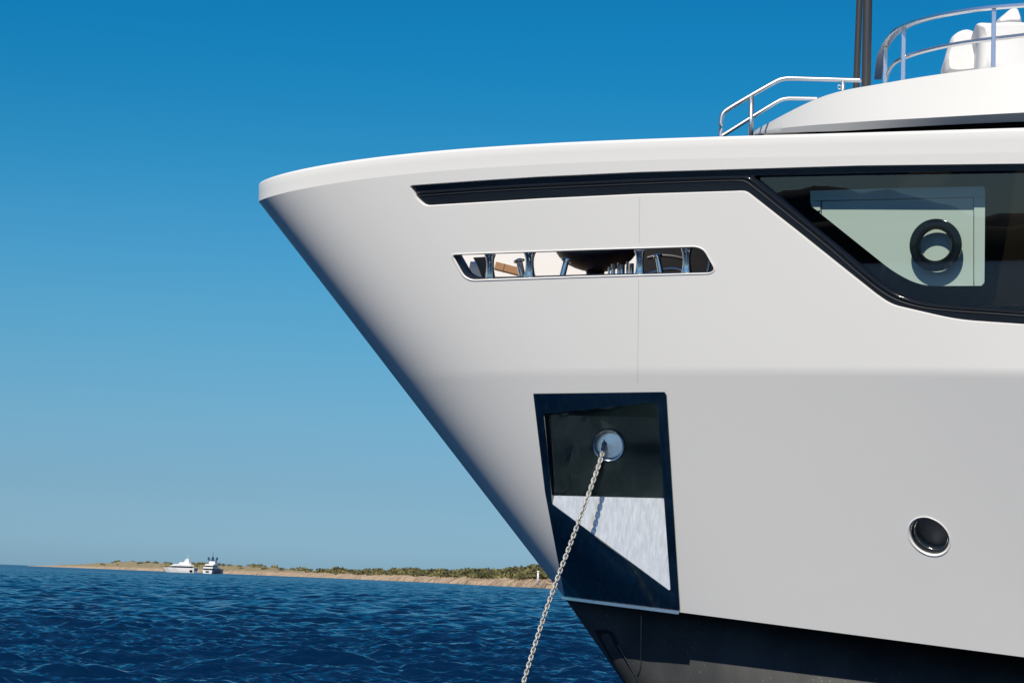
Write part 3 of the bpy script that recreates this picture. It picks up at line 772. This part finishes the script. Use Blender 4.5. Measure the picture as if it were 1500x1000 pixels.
# dark bulkhead closing the foredeck well aft
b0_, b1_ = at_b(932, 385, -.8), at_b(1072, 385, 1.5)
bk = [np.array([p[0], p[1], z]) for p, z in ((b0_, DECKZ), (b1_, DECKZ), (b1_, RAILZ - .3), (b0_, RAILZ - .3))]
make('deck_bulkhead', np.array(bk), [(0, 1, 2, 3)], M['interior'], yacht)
gp = [at_b(686, 398, 1.25), at_b(708, 410, 1.25), at_b(694, 380, 1.25) , at_b(686, 385, 1.25)]
blue_patch = [at_b(690, 381, .3), at_b(704, 378, .3), at_b(712, 410, .3), at_b(686, 410, .3)]
M['steelblue'] = mat('grey_box_paint', (.10, .12, .16), .5)

# ------------------------------------------------------------------ covered furniture on the sun deck
def cover_shape(name, px, b, depth, label):
    P = np.array(px, float); P = resample(round_poly([(x, y, 5) for x, y in P], 4), 2.5, True)
    front = np.array([at_b(x, y, b) for x, y in P]); cen = front.mean(0)
    loops = []
    for k, d in ((.80, -.12), (.93, -.07), (.985, -.02), (1, .05), (1, depth - .05), (.95, depth + .03), (.8, depth + .08)):
        q = cen + (front - cen) * k - PORT * d
        q[:, 2] += .006 * np.sin(P[:, 0] * .12 + d * 3)
        loops.append(q)
    V, F = bridge(loops); n = len(P); m = len(loops)
    F = F + [tuple(range(n))[::-1], tuple(range((m - 1) * n, m * n))]
    e = empty(name, tuple(cen), label=label, cat='covered furniture', group='white covered furniture on the sun deck')
    make('fabric_cover', V, F, M['fabric'], e, smooth=True, angle=50)
    return e
zx = lambda pts: [(1240 + x / 5.77, y / 5.77) for x, y in pts]
cover_shape('wrapped_armchair', zx([(836, 640), (826, 510), (868, 380), (880, 318), (940, 266), (1010, 248), (1075, 272), (1116, 320), (1112, 400), (1100, 470), (1104, 640)]), .3, .6, 'white fabric covered chair with a rounded back, leftmost behind the sun deck rail')
cover_shape('wrapped_sofa', zx([(1108, 640), (1124, 320), (1104, 245), (1085, 212), (1130, 196), (1300, 190), (1420, 192), (1700, 180), (1700, 640)]), 1.0, .8, 'long white fabric covered sofa running out of the right edge of the photo')
cover_shape('wrapped_console', zx([(1262, 210), (1266, 175), (1330, 130), (1385, 86), (1440, 76), (1462, 120), (1486, 200)]), .1, .5, 'white fabric cover rising to a peak above the long covered sofa')

# ------------------------------------------------------------------ anchor chain
ch_px = smooth_path([(886.5, 640), (884, 655), (881.5, 668), (874, 690), (858, 735), (838, 790), (815, 850), (795, 907), (766, 1000), (742, 1085), (722, 1160)], it=2)
ch_px = resample(ch_px, 3)
hb = boat(HP)[1]
def chain_b(y): return hb + np.interp(y, [630, 655, 668, 690, 735, 850, 1000, 1160], [-.25, -.02, .05, .12, .22, .36, .55, .75])
CP = np.array([at_b(x, y, chain_b(y)) for x, y in ch_px])
pitch = .0385; CPr = resample(CP, pitch)
T_ = np.gradient(CPr, axis=0); T_ /= np.linalg.norm(T_, axis=1)[:, None]
chain = MB()
for i, (p, t) in enumerate(zip(CPr, T_)):
    view = p - EYE; view /= np.linalg.norm(view)
    a = np.cross(t, PORT); a /= np.linalg.norm(a); b2 = np.cross(t, a)
    wd = a if i % 2 else b2
    wd = (wd * math.cos(.18) + np.cross(t, wd) * math.sin(.18)); nn = np.cross(t, wd)
    R1, L1, rw = .0175, .0135, .0078
    path = []
    for th in np.linspace(-math.pi / 2, math.pi / 2, 6): path.append(p + t * (L1 + R1 * math.cos(th)) + wd * R1 * math.sin(th))
    for th in np.linspace(math.pi / 2, 3 * math.pi / 2, 6): path.append(p + t * (-L1 + R1 * math.cos(th)) + wd * R1 * math.sin(th))
    path = np.array(path); n = len(path); seg = 6; loops = []
    for k in range(n):
        tt = path[(k + 1) % n] - path[k - 1]; tt /= np.linalg.norm(tt); s1 = np.cross(tt, nn)
        an = np.arange(seg) * 2 * math.pi / seg
        loops.append(path[k] + rw * (np.cos(an)[:, None] * s1 + np.sin(an)[:, None] * nn))
    V, F = bridge(loops + [loops[0]])
    chain.add(V, F)
co = chain.build('anchor_chain', M['chain'], None, smooth=True)
set_props(co, 'grey galvanised anchor chain running from the hawse hole down to the sea', 'chain')

# ------------------------------------------------------------------ sea
def sea():
    f = np.linspace(-14.5, 14.5, 430); rest = np.linspace(14.5, 345.5, 160)[1:-1]
    ang = np.radians(np.r_[f, rest])
    rad = [0.6]
    while rad[-1] < 36: rad.append(rad[-1] + .35)
    while rad[-1] < 62: rad.append(rad[-1] + .075)
    while rad[-1] < 150: rad.append(rad[-1] + .075 * (rad[-1] / 62) ** 1.9)
    while rad[-1] < 950: rad.append(rad[-1] + .41 + .9 * (rad[-1] - 150) / 800)
    while rad[-1] < 1800: rad.append(rad[-1] + 3.0)
    while rad[-1] < 60000: rad.append(rad[-1] * 1.035)
    rad = np.array(rad); R, A = np.meshgrid(rad, ang, indexing='ij')
    X = R * np.sin(A); Y = R * np.cos(A); Z = np.zeros_like(X); DX = np.zeros_like(X); DY = np.zeros_like(X)
    dr = np.gradient(rad)[:, None] + 0 * A
    coarse = np.r_[np.zeros(len(f)), np.ones(len(rest))][None, :] * R * .036
    cell = np.maximum(np.maximum(dr, R * math.radians(29 / 430)), coarse)
    lam = np.exp(RNG.uniform(math.log(.20), math.log(9.0), 190)); th = RNG.normal(math.radians(186), .70, 190)
    for l, a in zip(lam, th):
        k = 2 * math.pi / l; amp = .0078 * l ** .60 * RNG.uniform(.5, 1.2) / (1 + (l / 7) ** 4)
        ph = RNG.uniform(0, 6.28); kx, ky = math.sin(a), math.cos(a)
        fade = np.clip((l / cell - 2.0) / 2.0, 0, 1) * 1.0
        arg = k * (X * kx + Y * ky) + ph
        Z += amp * fade * np.sin(arg); DX += .25 * amp * fade * kx * np.cos(arg); DY += .25 * amp * fade * ky * np.cos(arg)
    V = np.stack([X + DX, Y + DY, Z], -1).reshape(-1, 3)
    a, b = X.shape
    i = np.arange(a - 1)[:, None] * b; j = np.arange(b)[None, :]; j2 = (j + 1) % b
    F = np.stack([i + j, i + j2, i + b + j2, i + b + j], -1).reshape(-1, 4)
    me = bpy.data.meshes.new('sea'); me.vertices.add(len(V)); me.vertices.foreach_set('co', V.astype(np.float32).ravel())
    me.loops.add(F.size); me.loops.foreach_set('vertex_index', F[:, ::-1].astype(np.int32).ravel())
    me.polygons.add(len(F)); me.polygons.foreach_set('loop_start', np.arange(0, F.size, 4, dtype=np.int32))
    me.polygons.foreach_set('use_smooth', np.ones(len(F), bool)); me.update(calc_edges=True); me.validate()
    o = bpy.data.objects.new('sea', me); C.objects.link(o); o['kind'] = 'structure'
    m = mat('sea_water', (.0006, .014, .046), .08, ior=1.37, spec=.5)
    t = m.node_tree; bs = t.nodes['Principled BSDF']
    tc = t.nodes.new('ShaderNodeTexCoord')
    def nz(scale, rot, stretch, det):
        mp = t.nodes.new('ShaderNodeMapping'); mp.inputs['Scale'].default_value = stretch; mp.inputs['Rotation'].default_value = (0, 0, rot)
        n = t.nodes.new('ShaderNodeTexNoise'); n.inputs['Scale'].default_value = scale; n.inputs['Detail'].default_value = det
        t.links.new(tc.outputs['Object'], mp.inputs[0]); t.links.new(mp.outputs[0], n.inputs['Vector']); return n
    a1 = nz(1.1, .35, (.55, 1, 1), 4); a2 = nz(4.5, -.2, (.6, 1, 1), 3)
    b1 = t.nodes.new('ShaderNodeBump'); b1.inputs['Distance'].default_value = .2; b1.inputs['Strength'].default_value = 1.0
    b2 = t.nodes.new('ShaderNodeBump'); b2.inputs['Distance'].default_value = .045; b2.inputs['Strength'].default_value = .8
    t.links.new(a1.outputs['Fac'], b1.inputs['Height']); t.links.new(a2.outputs['Fac'], b2.inputs['Height'])
    a3 = nz(.16, .2, (.5, 1, 1), 5)
    b3 = t.nodes.new('ShaderNodeBump'); b3.inputs['Distance'].default_value = 1.0; b3.inputs['Strength'].default_value = 1.0
    t.links.new(a3.outputs['Fac'], b3.inputs['Height']); t.links.new(b3.outputs[0], b1.inputs['Normal'])
    # ripples too small and far to resolve roughen the surface
    ln = t.nodes.new('ShaderNodeVectorMath'); ln.operation = 'LENGTH'; t.links.new(tc.outputs['Object'], ln.inputs[0])
    mr = t.nodes.new('ShaderNodeMapRange'); mr.inputs['From Min'].default_value = 60; mr.inputs['From Max'].default_value = 1400
    mr.inputs['To Min'].default_value = .08; mr.inputs['To Max'].default_value = .22
    t.links.new(ln.outputs['Value'], mr.inputs['Value']); t.links.new(mr.outputs[0], bs.inputs['Roughness'])
    t.links.new(b1.outputs[0], b2.inputs['Normal']); t.links.new(b2.outputs[0], bs.inputs['Normal'])
    me.materials.append(m)
sea()

# ------------------------------------------------------------------ far shore
def shore_depth(x): return np.interp(x, [-300, 60, 200, 400, 550, 700, 800, 900, 1100, 1300], [9000, 6000, 3600, 2300, 1600, 1100, 850, 760, 700, 690])
TOPX = [-300, 60, 90, 156, 176, 237, 283, 328, 384, 435, 480, 536, 592, 637, 739, 789, 900, 1300]
TOPY = [827, 828, 827.0, 824, 822, 824.5, 827, 827, 830, 834.5, 836, 837, 836, 838, 839, 836, 842, 870]
def hz(x): return 851.5 + .034 * (x - 750)
def fbm(x, seedv, oct=5):
    rg = np.random.default_rng(seedv); v = np.zeros_like(np.asarray(x, float))
    for o in range(oct):
        v += np.sin(x * 2 ** o * rg.uniform(.8, 1.2) + rg.uniform(0, 6.28)) / 1.7 ** o
    return v
xs = np.arange(40, 1300, 1.5)
rows = []
fr_ = [(-.004, -1.2), (0.0, 0.02), (.004, .10), (.010, .22), (.02, .32), (.04, .45), (.07, .62), (.11, .80), (.16, 1.0), (.24, .96), (.36, .6), (.5, -.2)]
for k, (fd, fz) in enumerate(fr_):
    P = []
    D0 = shore_depth(xs) * (1 + .006 * fbm(xs * .05, 3))
    ridgeD = D0 * 1.16
    H = (hz(xs) - np.interp(xs, TOPX, TOPY)) / FPX * ridgeD + EYE[2]
    D = D0 * (1 + fd)
    z = H * fz + (H * .05 * fbm(xs * .11 + k * 3.1, 20 + k, 6) * (1 if 0 < fz < 1.1 else 0))
    if fd < 0: z = np.full_like(xs, -1.0)
    for x, d, zz in zip(xs, D, z):
        r = ray(x, hz(x)); P.append(EYE[:2].tolist() + [0]); P[-1] = [EYE[0] + r[0] / r[1] * d, d, zz]
    rows.append(P)
ISL = np.array(rows)
m = mat('rocky_shore', (.42, .30, .2), .95); M['shore'] = m
t = m.node_tree; b = t.nodes['Principled BSDF']
tcn = t.nodes.new('ShaderNodeTexCoord'); n1 = t.nodes.new('ShaderNodeTexNoise'); n1.inputs['Scale'].default_value = .09; n1.inputs['Detail'].default_value = 8
t.links.new(tcn.outputs['Object'], n1.inputs['Vector']); rp = t.nodes.new('ShaderNodeValToRGB')
set_ramp(rp, [(.28, (.13, .08, .05)), (.42, (.38, .26, .16)), (.56, (.60, .46, .31)), (.66, (.40, .30, .19)), (.74, (.18, .14, .08))])
t.links.new(n1.outputs['Fac'], rp.inputs[0])
# dry grass takes over from bare rock above the beach
sz = t.nodes.new('ShaderNodeSeparateXYZ'); t.links.new(tcn.outputs['Object'], sz.inputs[0])
ad = t.nodes.new('ShaderNodeMath'); ad.operation = 'MULTIPLY_ADD'; ad.inputs[1].default_value = 5.0; t.links.new(n1.outputs['Fac'], ad.inputs[0]); t.links.new(sz.outputs['Z'], ad.inputs[2])
mg2 = t.nodes.new('ShaderNodeMapRange'); mg2.inputs['From Min'].default_value = 6.0; mg2.inputs['From Max'].default_value = 7.2; mg2.inputs['To Max'].default_value = .6; t.links.new(ad.outputs[0], mg2.inputs['Value'])
gm = t.nodes.new('ShaderNodeMix'); gm.data_type = 'RGBA'; gm.inputs['B'].default_value = (.20, .19, .075, 1)
t.links.new(mg2.outputs[0], gm.inputs['Factor']); t.links.new(rp.outputs[0], gm.inputs['A']); t.links.new(gm.outputs['Result'], b.inputs['Base Color'])
isl = grid('island', ISL, m, parent=None, smooth=True, flip=False); isl['kind'] = 'structure'
bump_to(m, .25, 1.0, 2.0, detail=6)
# low scrub: one mass of small leaf clumps
def scrub():
    V = []; F = []; nv = 0; tone = []
    rg = np.random.default_rng(5)
    for _ in range(1250):
        x = rg.uniform(150, 850) if rg.random() < .45 else rg.uniform(480, 850)
        fd = rg.uniform(.05, .20)
        dens = np.interp(x, [150, 300, 460, 540, 600, 850], [.25, .3, .12, .5, 1, 1])
        if rg.random() > dens: continue
        k = np.interp(fd, [f[0] for f in fr_], np.arange(len(fr_))); i = int((x - xs[0]) / 1.5)
        k0 = int(k); p = ISL[k0, i] * (1 - k + k0) + ISL[min(k0 + 1, len(fr_) - 1), i] * (k - k0)
        r = (1.0 + 3.4 * rg.random() ** 2) * (1 if x > 500 else 1.6); nl = 60
        q = rg.normal(size=(nl, 3)); q /= np.linalg.norm(q, axis=1)[:, None]; q *= rg.uniform(.55, 1.0, (nl, 1)); q[:, 2] = np.abs(q[:, 2]) * .62
        q[:, :2] *= rg.uniform(1.0, 1.7)
        c = p + q * r
        for cc in c:
            a = rg.normal(size=3); a /= np.linalg.norm(a); bb = np.cross(a, rg.normal(size=3)); bb /= np.linalg.norm(bb); sz = r * rg.uniform(.16, .32)
            V += [cc - a * sz, cc + bb * sz * .6, cc + a * sz, cc - bb * sz * .6]; F.append((nv, nv + 1, nv + 2, nv + 3)); nv += 4
    m = mat('scrub_leaves', (.07, .085, .03), .8); noise_to(m, 'Base Color', .07, (.03, .04, .014), (.25, .23, .09), detail=4)
    o = make('scrub', V, F, m); set_props(o, kind='stuff')
scrub()
# white beacon post on the point
bD = 860; bpz = at_depth(788, 850, bD); btz = at_depth(788.3, 835.5, bD)
be = empty('beacon_post', tuple(bpz), label='thin white marker post standing on the low headland beside the bow', cat='marker post')
make('post', *tube(np.array([bpz - ZUP * 1.5, btz - ZUP * .5]), .33, 10), M['whitepaint'], be, smooth=True)
make('cap', *lathe([(.42, 0), (.5, .15), (.3, .5)], btz - ZUP * .5, ZUP, 10), M['whitepaint'], be)

# hills on the coast behind the photographer (seen in the window glass)
def back_hills(name, dist, base, amp, seedv, col):
    a = np.radians(np.linspace(105, 255, 420)); D = dist * (1 + .05 * fbm(a * 6, seedv))
    H = base + amp * fbm(a * 16, seedv + 1, 7)
    H = np.maximum(H, 3)
    rows = []
    for fd, fz in ((1, -.02), (1.002, .15), (1.008, .5), (1.016, .85), (1.022, 1), (1.06, .8), (1.2, -.05)):
        rows.append(np.stack([D * fd * np.sin(a), D * fd * np.cos(a), H * fz], -1))
    m = mat(name + '_cover', col, .95); noise_to(m, 'Base Color', .03, tuple(c * .6 for c in col), tuple(c * 1.3 for c in col))
    o = grid(name, np.stack(rows, 0), m, parent=None); o['kind'] = 'structure'
back_hills('coast_hill', 1300, 20, 4.5, 41, (.02, .026, .012))
back_hills('far_mountain', 6000, 85, 42, 77, (.03, .045, .06))  # bluish tone stands in for haze, painted into the colour

# ------------------------------------------------------------------ yachts at anchor off the island
def loft(sections): return bridge(sections, closed=True)
def far_yacht(x, ywl, D, length, heading, kind):
    d = ray(x, hz(x)); base = np.array([d[0] / d[1] * D, D, 0.0])
    h = math.radians(heading); fx = np.array([math.sin(h), math.cos(h), 0]); sx = np.array([math.cos(h), -math.sin(h), 0])
    L = length; B = L * .19
    def W(a, s, z): return base + fx * a + sx * s + ZUP * z
    def prism(sec): # sec: list of (a, halfbreadth, z)
        loops = []
        for rowz in sec:
            lp = [W(a, s, z) for a, s, z in rowz] ; loops.append(np.array(lp))
        V, F = bridge(loops); n = len(loops[0]); F = F + [tuple(range(n))[::-1], tuple(range((len(loops) - 1) * n, len(loops) * n))]
        return V, F
    def ring(a0, a1, hb, z, nose=.35, aft=.9, rake=0):
        pts = [(a0, hb * aft), (a0 + .3 * (a1 - a0), hb), (a0 + (1 - nose) * (a1 - a0), hb * .96), (a0 + (1 - nose * .35) * (a1 - a0), hb * .55), (a1, 0.02 * hb)]
        r = [(a + 0, s, z) for a, s in pts] + [(a, -s, z) for a, s in pts[::-1]]
        return r
    return base, W, prism, ring, L, B
def yacht_a():
    base, W, prism, ring, L, B = far_yacht(263, 836, 2300, 37, -62, 0)
    e = empty('anchored_yacht', tuple(base), label='long white motor yacht lying broadside off the low island, left of the dark masted one', cat='yacht', group='yachts anchored off the island')
    make('hull', *prism([ring(-L / 2, L / 2 - 4, B / 2 * .8, -.5, .5), ring(-L / 2, L / 2 - 1.5, B / 2 * .95, 2, .5), ring(-L / 2 - .5, L / 2 + .5, B / 2, 4.6, .45)]), M['whitepaint'], e)
    make('window_band', *prism([ring(-L * .36, L * .26, B * .41, 4.6, .5), ring(-L * .36, L * .24, B * .40, 6.1, .5)]), M['darkglass'], e)
    make('superstructure', *prism([ring(-L * .40, L * .30, B * .44, 6.1, .6), ring(-L * .38, L * .20, B * .43, 7.6, .5), ring(-L * .33, L * .04, B * .3, 8.2, .5), ring(-L * .30, L * .0, B * .26, 9.9, .5)]), M['whitepaint'], e)
    make('aft_door', *prism([[(-L / 2 + 1.5, B * .505, 1.0), (-L / 2 + 4.5, B * .505, 1.0), (-L / 2 + 4.5, -B * .505, 1.0), (-L / 2 + 1.5, -B * .505, 1.0)], [(-L / 2 + 1.5, B * .505, 2.8), (-L / 2 + 4.5, B * .505, 2.8), (-L / 2 + 4.5, -B * .505, 2.8), (-L / 2 + 1.5, -B * .505, 2.8)]]), M['darkglass'], e)
    make('radar_arch', *prism([ring(-L * .30, -L * .12, B * .18, 9.9, .5), ring(-L * .29, -L * .17, B * .12, 13.0, .5)]), M['whitepaint'], e)
    make('mast', *tube(np.array([W(-L * .23, 0, 12.8), W(-L * .23, 0, 17)]), .16, 8), M['whitepaint'], e)
def yacht_b():
    base, W, prism, ring, L, B = far_yacht(314, 838, 2250, 40, 12, 1)
    B = 11.0
    e = empty('anchored_yacht', tuple(base), label='white and blue yacht seen stern on, with dark domes on its tall mast', cat='yacht', group='yachts anchored off the island')
    make('hull', *prism([ring(-L / 2, L / 2 - 4, B / 2 * .8, -.5, .5), ring(-L / 2, L / 2, B / 2 * .95, 3.2, .5)]), M['whitepaint'], e)
    make('transom_door', *prism([[(-L / 2 - .15, 1.6, .8), (-L / 2 + .3, 1.6, .8), (-L / 2 + .3, -1.6, .8), (-L / 2 - .15, -1.6, .8)], [(-L / 2 - .15, 1.6, 2.4), (-L / 2 + .3, 1.6, 2.4), (-L / 2 + .3, -1.6, 2.4), (-L / 2 - .15, -1.6, 2.4)]]), M['pole'], e)
    make('hull_side', *prism([ring(-L / 2 + 5, L / 2 + 2, B * .52, .3, .5), ring(-L / 2 + 5, L / 2 + 3, B * .56, 4.6, .5)]), M['navyhull'], e)
    z = 3.2
    for k, (hb, hh) in enumerate(((.46, 1.4), (.40, 1.2))):
        make('window_band', *prism([ring(-L * .42 + 3 * k, L * .3 - 3 * k, B * hb * .92, z, .5), ring(-L * .42 + 3 * k, L * .28 - 3 * k, B * hb * .92, z + hh * 1.0, .5)]), M['darkglass'], e)
        make('deck', *prism([ring(-L * .46 + 3 * k, L * .32 - 3 * k, B * hb, z + hh, .5), ring(-L * .46 + 3 * k, L * .30 - 3 * k, B * hb, z + hh + 1.5, .5)]), M['whitepaint'], e)
        z += hh + 1.5
    make('bridge', *prism([ring(-L * .2, L * .15, B * .30, z, .5), ring(-L * .2, L * .1, B * .26, z + 2.6, .5)]), M['whitepaint'], e)
    for s in (-1, 1):
        make('dome', *lathe([(.3, 0), (.95, .7), (1.05, 1.7), (.7, 2.6), (.05, 3.0)], W(-L * .15, s * 4.0, z + 3.6), ZUP, 14), M['navyhull'], e, smooth=True)
        make('dome_stay', *tube(np.array([W(-L * .15, s * 2.8, z + 1), W(-L * .15, s * 4.0, z + 3.7)]), .3, 8), M['navyhull'], e)
    make('mast', *lathe([(1.6, 0), (1.1, 1.5), (1.0, 3.6), (.2, 4.4), (.12, 9)], W(-L * .15, 0, z + 2.6), ZUP, 12), M['navyhull'], e)
    make('crosstree', *tube(np.array([W(-L * .15, -4.0, z + 3.7), W(-L * .15, 4.0, z + 3.7)]), .3, 8), M['navyhull'], e)
yacht_a(); yacht_b()
